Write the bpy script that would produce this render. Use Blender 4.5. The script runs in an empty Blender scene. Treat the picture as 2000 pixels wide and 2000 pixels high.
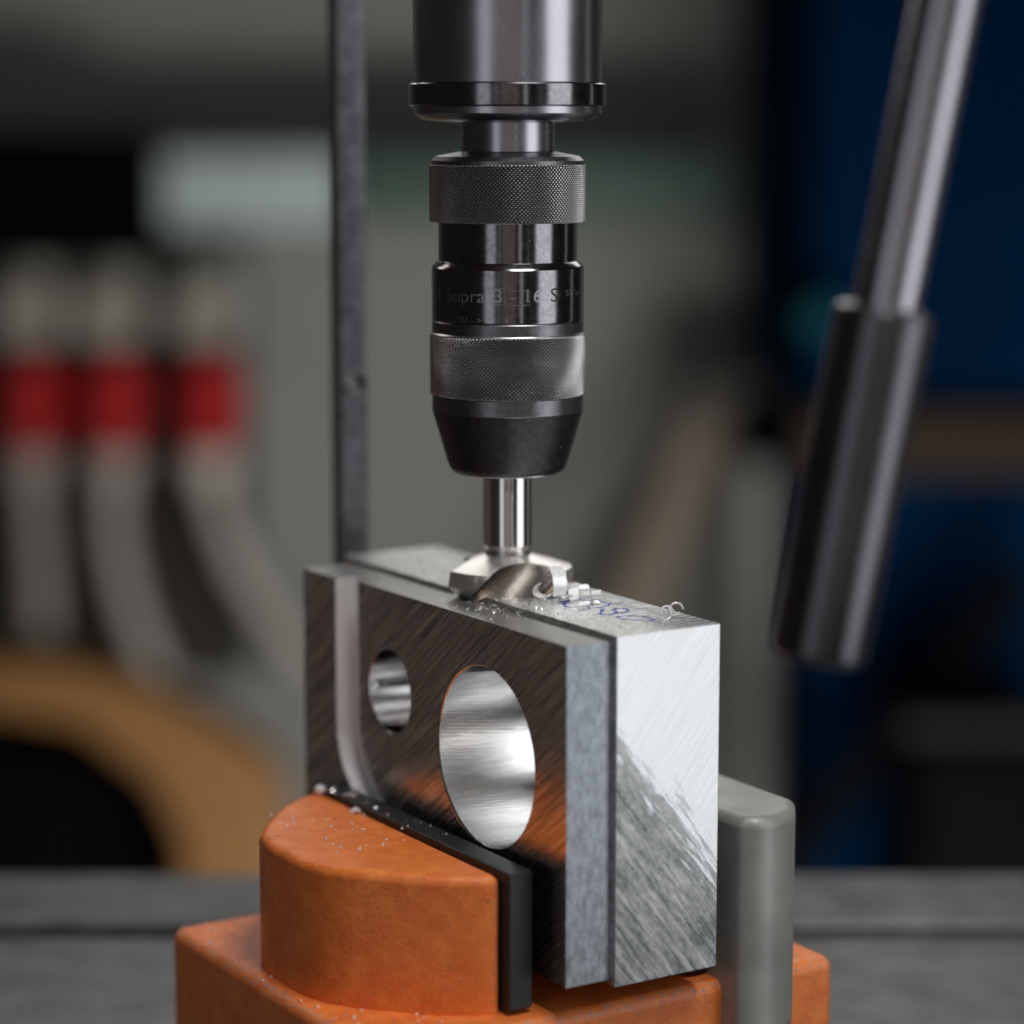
import bpy, bmesh, math, random
from mathutils import Vector, Matrix, Euler
R = math.radians
S = 0.001                      # everything below is written in millimetres
scn = bpy.context.scene
COL = scn.collection
random.seed(7)

# ------------------------------------------------------------------ camera
cam_d = bpy.data.cameras.new('camera'); cam = bpy.data.objects.new('camera', cam_d); COL.objects.link(cam)
cam_d.sensor_width = 36; cam_d.lens = 90
cam_d.clip_start = 0.05; cam_d.clip_end = 30
cam.location = (0, -0.823, 0.150)
cam.rotation_euler = (R(90) - math.atan(0.152), 0, 0)
cam_d.dof.use_dof = True; cam_d.dof.focus_distance = 0.797; cam_d.dof.aperture_fstop = 3.4
scn.camera = cam
scn.render.resolution_x = scn.render.resolution_y = 1024

# ------------------------------------------------------------------ world and lamps
w = bpy.data.worlds.new('World'); scn.world = w; w.use_nodes = True
bg = w.node_tree.nodes['Background']
bg.inputs[0].default_value = (0.020, 0.017, 0.016, 1); bg.inputs[1].default_value = 1.0
vs = scn.view_settings; vs.view_transform = 'Standard'; vs.look = 'None'; vs.exposure = 0; vs.gamma = 1

def area(name, az, elev, dist, wx, wy, radiance, col=(1, 1, 1), target=(0, 0, 40)):
    """az measured from the camera side (-Y) towards +X, in degrees"""
    d = bpy.data.lights.new(name, 'AREA'); d.shape = 'RECTANGLE'; d.size = wx*S; d.size_y = wy*S
    d.energy = radiance*math.pi*(wx*S)*(wy*S); d.color = col
    o = bpy.data.objects.new(name, d); COL.objects.link(o)
    v = Vector((math.sin(R(az))*math.cos(R(elev)), -math.cos(R(az))*math.cos(R(elev)), math.sin(R(elev))))
    t = Vector(target)*S
    o.location = t + v*dist*S
    o.rotation_euler = v.to_track_quat('Z', 'Y').to_euler()
    return o
area('softbox_right', 62, 2, 900, 470, 1150, 1.75, (0.95, 0.98, 1.0))
area('window_left', -27, 4, 1600, 430, 1900, 0.75, (0.92, 0.94, 1.0))
area('tube_narrow', -13, 6, 1500, 28, 1500, 1.0, (0.95, 0.95, 1.0))
area('tube_front', 20.5, 10, 1300, 30, 1500, 2.2)
area('tube_rear', 113, 5, 1300, 40, 1200, 1.0)
area('reflector_front', 2, 0, 1500, 560, 1700, 0.20, (1.0, 0.88, 0.78))
area('bounce_left', -116, -20, 900, 900, 480, 0.038, (1.0, 0.76, 0.60))  # added weak brown lamp, stands in for unseen surroundings mirrored in the front face
area('lamp_rear', 176, 31, 1150, 900, 460, 2.1, (1, 0.99, 0.96), (0, 0, 0))
area('lamp_left', -136, 33, 1000, 260, 260, 2.8, (1, 0.93, 0.86), (-20, 0, 0))
area('lamp_above', 32, 64, 900, 340, 340, 16.0, (1, 0.99, 0.97), (0, 0, 0))
area('wall_fill', 30, 0, 1500, 900, 500, 19.0, (1, 0.99, 0.95), (-200, 2200, -900)).rotation_euler = (R(90), 0, R(18))  # added fill below the view, only brightens the back wall

# ------------------------------------------------------------------ helpers
def link(o, parent=None):
    COL.objects.link(o)
    if parent: o.parent = parent
    return o
def empty(name, loc=(0, 0, 0), rotz=0, label=None, cat=None, group=None):
    o = bpy.data.objects.new(name, None); COL.objects.link(o)
    o.empty_display_size = 0.01
    o.location = Vector(loc)*S; o.rotation_euler = (0, 0, rotz)
    tag(o, label, cat, group); return o
def tag(o, label=None, cat=None, group=None, kind=None):
    if label: o['label'] = label
    if cat: o['category'] = cat
    if group: o['group'] = group
    if kind: o['kind'] = kind
    return o
def finish(name, bm, mat, parent=None, smooth=35, loc=None):
    """bm in mm, local to the parent"""
    bmesh.ops.scale(bm, vec=(S, S, S), verts=bm.verts)
    me = bpy.data.meshes.new(name); bm.to_mesh(me); bm.free()
    for m in (mat if isinstance(mat, (list, tuple)) else [mat]): me.materials.append(m)
    if smooth:
        me.shade_smooth(); me.set_sharp_from_angle(angle=R(smooth))
    o = bpy.data.objects.new(name, me); link(o, parent)
    if loc: o.location = Vector(loc)*S
    return o
def bake(o, *mods):
    """apply the modifiers of o to its mesh"""
    dg = bpy.context.evaluated_depsgraph_get(); dg.update()
    me = bpy.data.meshes.new_from_object(o.evaluated_get(dg))
    o.modifiers.clear(); old = o.data; o.data = me; me.name = old.name
    return o
def bevel(o, width, seg=2, ang=35):
    m = o.modifiers.new('b', 'BEVEL'); m.width = width*S; m.segments = seg; m.limit_method = 'ANGLE'; m.angle_limit = R(ang)
    m.harden_normals = False
    bake(o); o.data.shade_smooth(); o.data.set_sharp_from_angle(angle=R(50))
    m = o.modifiers.new('n', 'WEIGHTED_NORMAL'); m.mode = 'FACE_AREA'; m.weight = 100; m.keep_sharp = True
    bake(o); return o
def wnorm(o):
    o.data.shade_smooth(); o.data.set_sharp_from_angle(angle=R(50))
    m = o.modifiers.new('n', 'WEIGHTED_NORMAL'); m.mode = 'FACE_AREA'; m.weight = 100; m.keep_sharp = True
    bake(o); return o
def cut(o, cutters, op='DIFFERENCE'):
    for c in cutters:
        m = o.modifiers.new('c', 'BOOLEAN'); m.operation = op; m.solver = 'EXACT'; m.object = c
    bake(o)
    for c in cutters: bpy.data.objects.remove(c)
    return o
def box_bm(x0, x1, y0, y1, z0, z1, bm=None):
    bm = bm or bmesh.new()
    v = [bm.verts.new((x, y, z)) for x in (x0, x1) for y in (y0, y1) for z in (z0, z1)]
    for f in ((0, 1, 3, 2), (4, 6, 7, 5), (0, 4, 5, 1), (2, 3, 7, 6), (0, 2, 6, 4), (1, 5, 7, 3)):
        bm.faces.new([v[i] for i in f])
    return bm
def prism_bm(pts, a0, a1, axis='z', bm=None):
    """polygon extruded along an axis. pts are the two other coordinates in order"""
    bm = bm or bmesh.new()
    def P(p, a):
        return {'z': (p[0], p[1], a), 'y': (p[0], a, p[1]), 'x': (a, p[0], p[1])}[axis]
    A = [bm.verts.new(P(p, a0)) for p in pts]; B = [bm.verts.new(P(p, a1)) for p in pts]
    bm.faces.new(A); bm.faces.new(B[::-1]); n = len(pts)
    for i in range(n): bm.faces.new((A[i], B[i], B[(i+1) % n], A[(i+1) % n]))
    bmesh.ops.recalc_face_normals(bm, faces=bm.faces)
    return bm
def lathe_bm(prof, n=128, caps=True, bm=None):
    """prof: list of (r,z) bottom to top or top to bottom"""
    bm = bm or bmesh.new(); rings = []
    for r, z in prof:
        rings.append([bm.verts.new((r*math.sin(2*math.pi*k/n), -r*math.cos(2*math.pi*k/n), z)) for k in range(n)])
    for a, b in zip(rings, rings[1:]):
        for k in range(n): bm.faces.new((a[k], a[(k+1) % n], b[(k+1) % n], b[k]))
    if caps: bm.faces.new(rings[0]); bm.faces.new(rings[-1])
    bmesh.ops.recalc_face_normals(bm, faces=bm.faces)
    return bm
def cyl_between(p, q, r, n=32, bm=None, r2=None):
    bm = bm or bmesh.new(); p = Vector(p); q = Vector(q); r2 = r if r2 is None else r2
    M = (q-p).to_track_quat('Z', 'Y').to_matrix()
    A = [bm.verts.new(p + M @ Vector((r*math.cos(2*math.pi*k/n), r*math.sin(2*math.pi*k/n), 0))) for k in range(n)]
    B = [bm.verts.new(q + M @ Vector((r2*math.cos(2*math.pi*k/n), r2*math.sin(2*math.pi*k/n), 0))) for k in range(n)]
    for k in range(n): bm.faces.new((A[k], A[(k+1) % n], B[(k+1) % n], B[k]))
    bm.faces.new(A[::-1]); bm.faces.new(B)
    return bm
def smooth_path(pts, sub=10):
    P = [Vector(p) for p in pts]; P = [2*P[0]-P[1]] + P + [2*P[-1]-P[-2]]; out = []
    for i in range(1, len(P)-2):
        for k in range(sub):
            t = k/sub; a, b, c, d = P[i-1], P[i], P[i+1], P[i+2]
            out.append(0.5*((2*b) + (c-a)*t + (2*a-5*b+4*c-d)*t*t + (3*b-a-3*c+d)*t**3))
    out.append(P[-2]); return out
def tube_bm(pts, r, n=16, sub=10, bm=None):
    bm = bm or bmesh.new(); P = smooth_path(pts, sub); rings = []
    for i, p in enumerate(P):
        t = (P[min(i+1, len(P)-1)] - P[max(i-1, 0)]).normalized()
        u = t.cross(Vector((0, 1, 0.3))).normalized(); v = t.cross(u)
        rings.append([bm.verts.new(p + r*(math.cos(2*math.pi*k/n)*u + math.sin(2*math.pi*k/n)*v)) for k in range(n)])
    for a, b in zip(rings, rings[1:]):
        for k in range(n): bm.faces.new((a[k], a[(k+1) % n], b[(k+1) % n], b[k]))
    bm.faces.new(rings[0]); bm.faces.new(rings[-1][::-1]); bmesh.ops.recalc_face_normals(bm, faces=bm.faces)
    return bm

# ------------------------------------------------------------------ materials
class NT:
    """small node builder, coordinates in millimetres of the object's own space"""
    def __init__(s, name):
        s.m = bpy.data.materials.new(name); s.m.use_nodes = True; s.t = s.m.node_tree; s.b = s.t.nodes['Principled BSDF']
        tc = s.n('ShaderNodeTexCoord'); mp = s.n('ShaderNodeMapping'); mp.inputs['Scale'].default_value = (1000,)*3
        s.l(tc.outputs['Object'], mp.inputs[0]); s.co = mp.outputs[0]
    def n(s, k, **kw):
        o = s.t.nodes.new(k)
        for a, b in kw.items(): setattr(o, a, b)
        return o
    def l(s, a, b): s.t.links.new(a, b)
    def map(s, rot=(0, 0, 0), scale=(1, 1, 1), src=None):
        a = s.n('ShaderNodeMapping'); a.inputs['Rotation'].default_value = [R(x) for x in rot]; s.l(src or s.co, a.inputs[0])
        b = s.n('ShaderNodeMapping'); b.inputs['Scale'].default_value = scale; s.l(a.outputs[0], b.inputs[0]); return b.outputs[0]
    def noise(s, co=None, scale=1, detail=3, rough=0.5, dist=0):
        o = s.n('ShaderNodeTexNoise'); o.inputs['Scale'].default_value = scale; o.inputs['Detail'].default_value = detail
        o.inputs['Roughness'].default_value = rough; o.inputs['Distortion'].default_value = dist; s.l(co or s.co, o.inputs['Vector']); return o.outputs[0]
    def ramp(s, f, stops):
        o = s.n('ShaderNodeValToRGB'); e = o.color_ramp.elements
        while len(e) < len(stops): e.new(0.5)
        for el, (p, c) in zip(e, stops):
            el.position = p; el.color = (c, c, c, 1) if not isinstance(c, (tuple, list)) else (*c, 1)
        s.l(f, o.inputs[0]); return o.outputs[0]
    def math(s, op, a, b=None, clamp=False):
        o = s.n('ShaderNodeMath', operation=op, use_clamp=clamp)
        for i, v in enumerate((a, b)):
            if v is None: continue
            if isinstance(v, (int, float)): o.inputs[i].default_value = v
            else: s.l(v, o.inputs[i])
        return o.outputs[0]
    def xyz(s, src=None):
        o = s.n('ShaderNodeSeparateXYZ'); s.l(src or s.co, o.inputs[0]); return o.outputs
    def mix(s, f, a, b):
        o = s.n('ShaderNodeMix', data_type='RGBA')
        for i, v in ((0, f), (6, a), (7, b)):
            if isinstance(v, (int, float)): o.inputs[i].default_value = v
            elif isinstance(v, tuple): o.inputs[i].default_value = (*v, 1)
            else: s.l(v, o.inputs[i])
        return o.outputs[2]
    def bump(s, h, dist, strength=1.0, prev=None):
        o = s.n('ShaderNodeBump'); o.inputs['Distance'].default_value = dist*S; o.inputs['Strength'].default_value = strength
        s.l(h, o.inputs['Height'])
        if prev: s.l(prev, o.inputs['Normal'])
        return o.outputs[0]
    def set(s, **kw):
        for k, v in kw.items():
            i = s.b.inputs[k.replace('_', ' ')]
            if isinstance(v, (int, float)): i.default_value = v
            elif isinstance(v, tuple): i.default_value = (*v, 1) if len(v) == 3 else v
            else: s.l(v, i)
        return s.m
def plain(name, col, rough=0.5, metal=0.0, var=0.15, sc=0.05):
    n = NT(name); f = n.noise(scale=sc, detail=4)
    c = n.mix(n.ramp(f, [(0.3, 0), (0.7, 1)]), tuple(x*(1-var) for x in col), tuple(min(1, x*(1+var)) for x in col))
    r = n.math('ADD', n.math('MULTIPLY', f, 0.12), rough-0.06)
    return n.set(Base_Color=c, Roughness=r, Metallic=metal)

# black oxide steel, turned
def turned(name, col, rough, bumpd=0.006, spec_dust=True):
    n = NT(name)
    ln = n.noise(n.map(scale=(0.02, 0.02, 9)), 1, 3)                 # circumferential lathe lines
    cl = n.noise(scale=0.5, detail=4)
    c = n.mix(n.ramp(cl, [(0.35, 0), (0.7, 1)]), tuple(x*0.82 for x in col), tuple(x*1.15 for x in col))
    r = n.math('ADD', n.math('MULTIPLY', n.math('ADD', ln, cl), 0.08), rough-0.07)
    gr = n.noise(scale=14, detail=2)
    b = n.bump(ln, bumpd); b = n.bump(gr, 0.003, 1, b)
    return n.set(Base_Color=c, Metallic=1.0, Roughness=r, Normal=b)
M_black = turned('black_polished_steel', (0.24, 0.235, 0.245), 0.13, 0.0015)
M_ring = turned('dark_satin_steel', (0.20, 0.20, 0.21), 0.34)
M_nose = turned('black_matt_steel', (0.10, 0.10, 0.104), 0.40, 0.02)
def knurl_steel():
    n = NT('knurled_steel'); g = n.noise(scale=1.2, detail=3)
    c = n.mix(g, (0.25, 0.247, 0.25), (0.29, 0.286, 0.29))
    return n.set(Base_Color=c, Metallic=1.0, Roughness=n.math('ADD', n.math('MULTIPLY', g, 0.05), 0.33))
M_knurl = knurl_steel()
M_rim = turned('bright_worn_rim', (0.55, 0.54, 0.54), 0.3)
def ground_steel():
    n = NT('ground_shank_steel')
    ln = n.noise(n.map(scale=(0.05, 0.05, 5)), 1, 2); sp = n.noise(n.map(scale=(3, 3, 1.6)), 1, 2)
    b = n.bump(ln, 0.003); b = n.bump(sp, 0.0025, 1, b)
    return n.set(Base_Color=(0.80, 0.78, 0.77), Metallic=1.0, Roughness=0.14, Normal=b, Anisotropic=0.3)
M_shank = ground_steel()
def cutter_steel():
    n = NT('cutter_steel'); ln = n.noise(n.map((0, 25, 40), (0.15, 0.15, 6)), 1, 3)
    return n.set(Base_Color=(0.82, 0.79, 0.76), Metallic=0.9, Roughness=n.math('ADD', n.math('MULTIPLY', ln, 0.15), 0.30), Normal=n.bump(ln, 0.004))
M_cutter = cutter_steel()
def flute_steel():
    n = NT('flute_ground_steel'); ln = n.noise(n.map((20, -35, 30), (0.08, 3, 3)), 1, 3)
    return n.set(Base_Color=(0.60, 0.54, 0.49), Metallic=1.0, Roughness=0.2, Normal=n.bump(ln, 0.01))
M_flute = flute_steel()

# ------- aluminium: local frame of the work: x runs towards the right end, y into the depth, z up
def alu_front():
    n = NT('face_milled_aluminium')
    st = n.noise(n.map((0, 37, 0), (0.035, 1, 1.1)), 1, 4, 0.62)      # slanted milling streaks in the xz plane
    st2 = n.noise(n.map((0, 35, 0), (0.02, 1, 0.38)), 1, 2)
    h = n.math('ADD', st, n.math('MULTIPLY', st2, 0.8))
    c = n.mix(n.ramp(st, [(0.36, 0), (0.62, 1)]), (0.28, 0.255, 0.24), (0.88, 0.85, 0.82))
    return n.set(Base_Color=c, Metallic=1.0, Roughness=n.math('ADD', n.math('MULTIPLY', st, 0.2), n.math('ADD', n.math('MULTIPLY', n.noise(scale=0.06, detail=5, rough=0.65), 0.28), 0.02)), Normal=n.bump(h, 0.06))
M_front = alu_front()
def alu_bore(name, cx, cz, marks=1.0):
    n = NT(name); x, y, z = n.xyz()
    ang = n.math('ARCTAN2', n.math('SUBTRACT', z, cz), n.math('SUBTRACT', x, cx))
    k = n.n('ShaderNodeCombineXYZ'); n.l(n.math('MULTIPLY', ang, 29), k.inputs[0]); n.l(y, k.inputs[1])
    ax = n.noise(n.map(scale=(1.3 if marks else 0.35, 0.08 if marks else 0.05, 1), src=k.outputs[0]), 1, 3, 0.6)          # streaks along the bore
    rowc = n.n('ShaderNodeMapping'); rowc.inputs['Rotation'].default_value = (0, 0, R(7)); n.l(k.outputs[0], rowc.inputs[0])
    rx, ry, _ = n.xyz(rowc.outputs[0])
    rows = n.math('SINE', n.math('MULTIPLY', rx, 2*math.pi/1.15)); dots = n.math('SINE', n.math('MULTIPLY', ry, 2*math.pi/0.95))
    h = n.math('ADD', n.math('MULTIPLY', rows, 0.42*marks), n.math('MULTIPLY', n.math('MULTIPLY', rows, dots), 0.5*marks))
    h = n.math('ADD', h, n.math('MULTIPLY', ax, 0.55 if marks else 2.2))
    if marks: h = n.math('ADD', h, n.math('MULTIPLY', n.noise(n.map(scale=(0.10, 2.0, 1), src=k.outputs[0]), 1, 3), 0.35))
    bc = n.mix(n.ramp(ax, [(0.38, 0), (0.62, 1)]), (0.78, 0.77, 0.77) if marks else (0.72, 0.71, 0.71), (0.94, 0.93, 0.93))  # axial reflection streaks also put into the colour
    return n.set(Base_Color=bc, Metallic=1.0, Roughness=0.14, Normal=n.bump(h, 0.028 if marks else 0.035))
M_bore_big = alu_bore('bored_aluminium', -48.9, -44.9)
M_bore_small = alu_bore('reamed_aluminium', -109.7, -35.5, 0.0)
def alu_sawn():
    n = NT('matt_sawn_aluminium')
    a = n.noise(n.map(scale=(1, 1, 0.5)), 0.55, 5, 0.65); g = n.noise(scale=3.5, detail=3)
    c = n.mix(n.ramp(a, [(0.32, 0), (0.68, 1)]), (0.20, 0.22, 0.24), (0.48, 0.515, 0.56))
    return n.set(Base_Color=c, Metallic=0.85, Roughness=n.math('ADD', n.math('MULTIPLY', a, 0.3), 0.33), Normal=n.bump(n.math('ADD', a, n.math('MULTIPLY', g, 0.4)), 0.08))
M_sawn = alu_sawn()
def alu_slot():
    n = NT('slot_wall_aluminium'); a = n.noise(n.map(scale=(2.5, 2.5, 0.04)), 1, 3)
    return n.set(Base_Color=(0.82, 0.81, 0.82), Metallic=0.15, Roughness=0.5, Normal=n.bump(a, 0.01))  # colour lightened in place of light reaching the slot wall
M_slot = alu_slot()
def alu_ledge():
    n = NT('ledge_top_aluminium'); a = n.noise(n.map((0, 0, 8), (0.12, 1.2, 1)), 1, 4); g = n.noise(scale=2.2, detail=4)
    c = n.mix(n.ramp(g, [(0.35, 0), (0.7, 1)]), (0.24, 0.24, 0.235), (0.46, 0.455, 0.44))
    return n.set(Base_Color=c, Metallic=0.9, Roughness=0.33, Normal=n.bump(n.math('ADD', n.math('MULTIPLY', a, .4), g), 0.05))
M_ledge = alu_ledge()
def alu_top():
    n = NT('fly_cut_top_aluminium'); x, y, z = n.xyz()
    d1 = n.math('POWER', n.math('ADD', n.math('POWER', n.math('ADD', x, 120), 2), n.math('POWER', n.math('SUBTRACT', y, 20), 2)), 0.5)
    d2 = n.math('POWER', n.math('ADD', n.math('POWER', n.math('SUBTRACT', x, 62), 2), n.math('POWER', n.math('SUBTRACT', y, 26), 2)), 0.5)
    wob = n.math('MULTIPLY', n.noise(scale=0.12, detail=2), 1.2)
    a1 = n.math('SINE', n.math('MULTIPLY', n.math('ADD', d1, wob), 2*math.pi/3.3)); a2 = n.math('SINE', n.math('MULTIPLY', d2, 2*math.pi/1.6))
    # tool marks are deeper along the far edge and at the right end
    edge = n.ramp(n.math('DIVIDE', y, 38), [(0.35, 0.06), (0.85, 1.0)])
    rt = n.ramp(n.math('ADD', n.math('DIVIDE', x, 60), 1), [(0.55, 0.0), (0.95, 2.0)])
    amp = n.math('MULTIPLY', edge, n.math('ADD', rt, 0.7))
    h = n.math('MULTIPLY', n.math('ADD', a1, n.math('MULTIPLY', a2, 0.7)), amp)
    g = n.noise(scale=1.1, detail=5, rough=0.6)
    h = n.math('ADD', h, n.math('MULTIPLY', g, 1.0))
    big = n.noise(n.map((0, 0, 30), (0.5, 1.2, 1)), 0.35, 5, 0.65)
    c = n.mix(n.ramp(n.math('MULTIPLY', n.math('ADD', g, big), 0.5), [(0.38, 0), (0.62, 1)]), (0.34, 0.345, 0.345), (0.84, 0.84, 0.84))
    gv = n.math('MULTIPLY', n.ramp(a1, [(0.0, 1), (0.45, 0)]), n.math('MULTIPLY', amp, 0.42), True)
    c = n.mix(gv, c, (0.16, 0.16, 0.18))  # shade in the grooves put into the colour
    return n.set(Base_Color=c, Metallic=0.9, Roughness=n.math('ADD', n.math('MULTIPLY', g, 0.2), 0.20), Normal=n.bump(h, 0.16))
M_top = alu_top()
def alu_end():
    n = NT('end_face_aluminium'); x, y, z = n.xyz()
    st = n.noise(n.map((-52, 0, 0), (1, 0.035, 1.9)), 1, 5, 0.68)        # fine slanted milling streaks in the yz plane
    st2 = n.noise(n.map((52, 0, 0), (1, 0.045, 0.50)), 1, 5, 0.7)        # older sawn patch crossing the other way
    gr = n.noise(scale=0.45, detail=5, rough=0.65)
    # the patch lies below a slanted line running down to the right
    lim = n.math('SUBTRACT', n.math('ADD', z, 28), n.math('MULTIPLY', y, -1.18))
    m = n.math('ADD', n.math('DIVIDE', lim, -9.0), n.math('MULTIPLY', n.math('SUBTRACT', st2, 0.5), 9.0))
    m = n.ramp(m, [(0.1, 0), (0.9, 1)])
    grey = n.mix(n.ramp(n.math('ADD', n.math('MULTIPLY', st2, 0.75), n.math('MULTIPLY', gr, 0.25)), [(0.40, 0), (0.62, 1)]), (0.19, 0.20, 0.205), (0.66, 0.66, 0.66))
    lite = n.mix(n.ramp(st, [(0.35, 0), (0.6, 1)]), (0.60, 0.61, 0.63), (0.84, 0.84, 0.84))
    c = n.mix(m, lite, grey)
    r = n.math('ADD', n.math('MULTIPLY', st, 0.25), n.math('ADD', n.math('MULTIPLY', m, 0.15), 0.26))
    return n.set(Base_Color=c, Metallic=0.92, Roughness=r, Normal=n.bump(st, 0.03))
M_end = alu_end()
def chip_alu():
    n = NT('bright_chip_aluminium'); a = n.noise(scale=2.2, detail=3)
    return n.set(Base_Color=(0.96, 0.96, 0.96), Metallic=0.35, Roughness=n.math('ADD', n.math('MULTIPLY', a, 0.3), 0.12), Normal=n.bump(a, 0.05))
M_chip = chip_alu()
M_ink = plain('blue_marker_ink', (0.015, 0.045, 0.33), 0.45, 0, 0.4, 0.6)
def orange_paint():
    n = NT('orange_vice_paint'); a = n.noise(scale=0.16, detail=5); g = n.noise(scale=0.9, detail=4)
    c = n.mix(n.ramp(a, [(0.35, 0), (0.7, 1)]), (0.76, 0.17, 0.03), (0.90, 0.25, 0.05))
    c = n.mix(n.ramp(g, [(0.64, 0), (0.70, 0.8)]), c, (0.30, 0.15, 0.09))
    ch = n.noise(scale=0.34, detail=6, rough=0.72); c = n.mix(n.ramp(ch, [(0.655, 0), (0.67, 1)]), c, (0.13, 0.11, 0.10))
    grain = n.noise(scale=0.55, detail=5, rough=0.7); g = n.math('ADD', g, n.math('MULTIPLY', grain, 1.8))
    geo = n.n('ShaderNodeNewGeometry'); wear = n.math('ADD', geo.outputs['Pointiness'], n.math('MULTIPLY', grain, 0.10))
    c = n.mix(n.ramp(wear, [(0.605, 0), (0.63, 0.85)]), c, (0.30, 0.27, 0.25))
    return n.set(Base_Color=c, Roughness=n.math('ADD', n.math('MULTIPLY', grain, 0.4), 0.18), Normal=n.bump(g, 0.14))
M_orange = orange_paint()
def jaw_steel():
    n = NT('black_jaw_steel'); g = n.noise(scale=2.0, detail=4)
    c = n.mix(n.ramp(g, [(0.62, 0), (0.74, 1)]), (0.035, 0.035, 0.037), (0.16, 0.16, 0.16))
    return n.set(Base_Color=c, Metallic=0.5, Roughness=0.4, Normal=n.bump(g, 0.04))
M_jaw = jaw_steel()
def bar_steel():
    n = NT('blued_bar_steel'); g = n.noise(scale=0.22, detail=5, rough=0.6)
    c = n.mix(n.ramp(g, [(0.35, 0), (0.7, 1)]), (0.17, 0.17, 0.185), (0.27, 0.27, 0.29))
    return n.set(Base_Color=c, Metallic=0.9, Roughness=n.math('ADD', n.math('MULTIPLY', g, 0.2), 0.25))
M_bar = bar_steel()
M_lever = plain('polished_lever_steel', (0.42, 0.41, 0.45), 0.26, 1.0, 0.08)
M_grip = plain('dark_grip_steel', (0.135, 0.132, 0.142), 0.30, 1.0, 0.1)
M_iron = plain('grey_cast_iron', (0.16, 0.16, 0.16), 0.45, 0.8, 0.25)
M_greycast = plain('pale_cast_metal', (0.33, 0.33, 0.31), 0.5, 0.4, 0.2)

# ================================================================== the setting
def wall_mat():
    n = NT('grey_plaster'); g = n.noise(scale=0.002, detail=4)
    c = n.mix(n.ramp(g, [(0.3, 0), (0.7, 1)]), (0.235, 0.235, 0.22), (0.275, 0.275, 0.26))
    return n.set(Base_Color=c, Roughness=0.85)
WY = 3100
tag(finish('wall', box_bm(-2600, 2600, WY, WY+120, -1250, 1500), wall_mat(), smooth=0), kind='structure')
tag(finish('floor', box_bm(-2600, 2600, -600, WY, -1310, -1250), plain('dark_concrete', (0.10, 0.095, 0.09), 0.7, 0, 0.2, 0.01), smooth=0), kind='structure')

# ================================================================== drill chuck
def ring_obj(name, prof, mat, parent, n=160, caps=True): return finish(name, lathe_bm(prof, n, caps), mat, parent, 12)
def knurl_bm(r0, z0, z1, depth=0.62, pitch=1.27, ch=0.35, per=8):
    nt = int(round(2*math.pi*r0/pitch)); n = nt*per; nz = int((z1-z0)/pitch*per); bm = bmesh.new(); rings = []
    for j in range(nz+1):
        z = z0 + (z1-z0)*j/nz; e = min(z-z0, z1-z); ring = []
        ed = min(1, e/ch)
        for k in range(n):
            u = nt*k/n; v = (z-z0)/pitch
            a = abs(((u+v) % 1)-0.5)*2; b = abs(((u-v) % 1)-0.5)*2
            h = min(1, min(a, b)*1.7)
            r = r0 - depth*(1-h)*ed - (1-ed)*0.30
            t = 2*math.pi*k/n
            ring.append(bm.verts.new((r*math.sin(t), -r*math.cos(t), z)))
        rings.append(ring)
    for a, b in zip(rings, rings[1:]):
        for k in range(n): bm.faces.new((a[k], a[(k+1) % n], b[(k+1) % n], b[k]))
    bm.faces.new(rings[0][::-1]); bm.faces.new(rings[-1])
    return bm
def flat_smooth(o):
    return o
chuck = empty('drill_chuck', (-1.4, 0, 38), 0, 'black keyless drill chuck with knurled sleeve and engraved lettering holding the steel shank', 'drill chuck')
def cz(p): return [(r, z-38) for r, z in p]
ring_obj('nose_cone', cz([(10, 40.2), (16.4, 38.6), (17.0, 38.5), (17.9, 38.9), (18.8, 39.9), (19.35, 41.4), (24.18, 57.9), (24.28, 58.2)]), M_nose, chuck, caps=True)
ring_obj('nose_rim', cz([(8.6, 38.8), (8.6, 38.3), (16.9, 38.15), (17.2, 38.3), (17.2, 38.6)]), M_rim, chuck)
ring_obj('front_ring', cz([(24.1, 58.15), (24.32, 58.5), (24.32, 63.4), (24.0, 63.9)]), M_ring, chuck)
finish('knurled_sleeve', knurl_bm(25.0, 63.7-38, 83.2-38), M_knurl, chuck, 0)
ring_obj('worn_edge', cz([(24.72, 83.15), (24.72, 83.35), (24.35, 83.75)]), M_rim, chuck, caps=False)
ring_obj('sleeve_collar', cz([(24.0, 83.0), (24.32, 83.5), (24.32, 87.2), (24.15, 87.45)]), M_ring, chuck)
body = ring_obj('body', cz([(24.0, 87.4), (24.28, 87.75), (24.34, 88.0), (24.34, 104.4), (24.0, 104.95), (22.9, 106.1), (22.5, 106.4), (22.2, 106.5)]), M_black, chuck)
ring_obj('neck', cz([(22.2, 106.3), (22.14, 106.6), (22.14, 119.2)]), M_black, chuck)
finish('knurled_collar', knurl_bm(25.0, 118.9-38, 137-38), M_knurl, chuck, 0)
ring_obj('top_cap', cz([(24.4, 136.8), (24.4, 138.2), (23, 139.5), (15, 141)]), M_ring, chuck)
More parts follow.
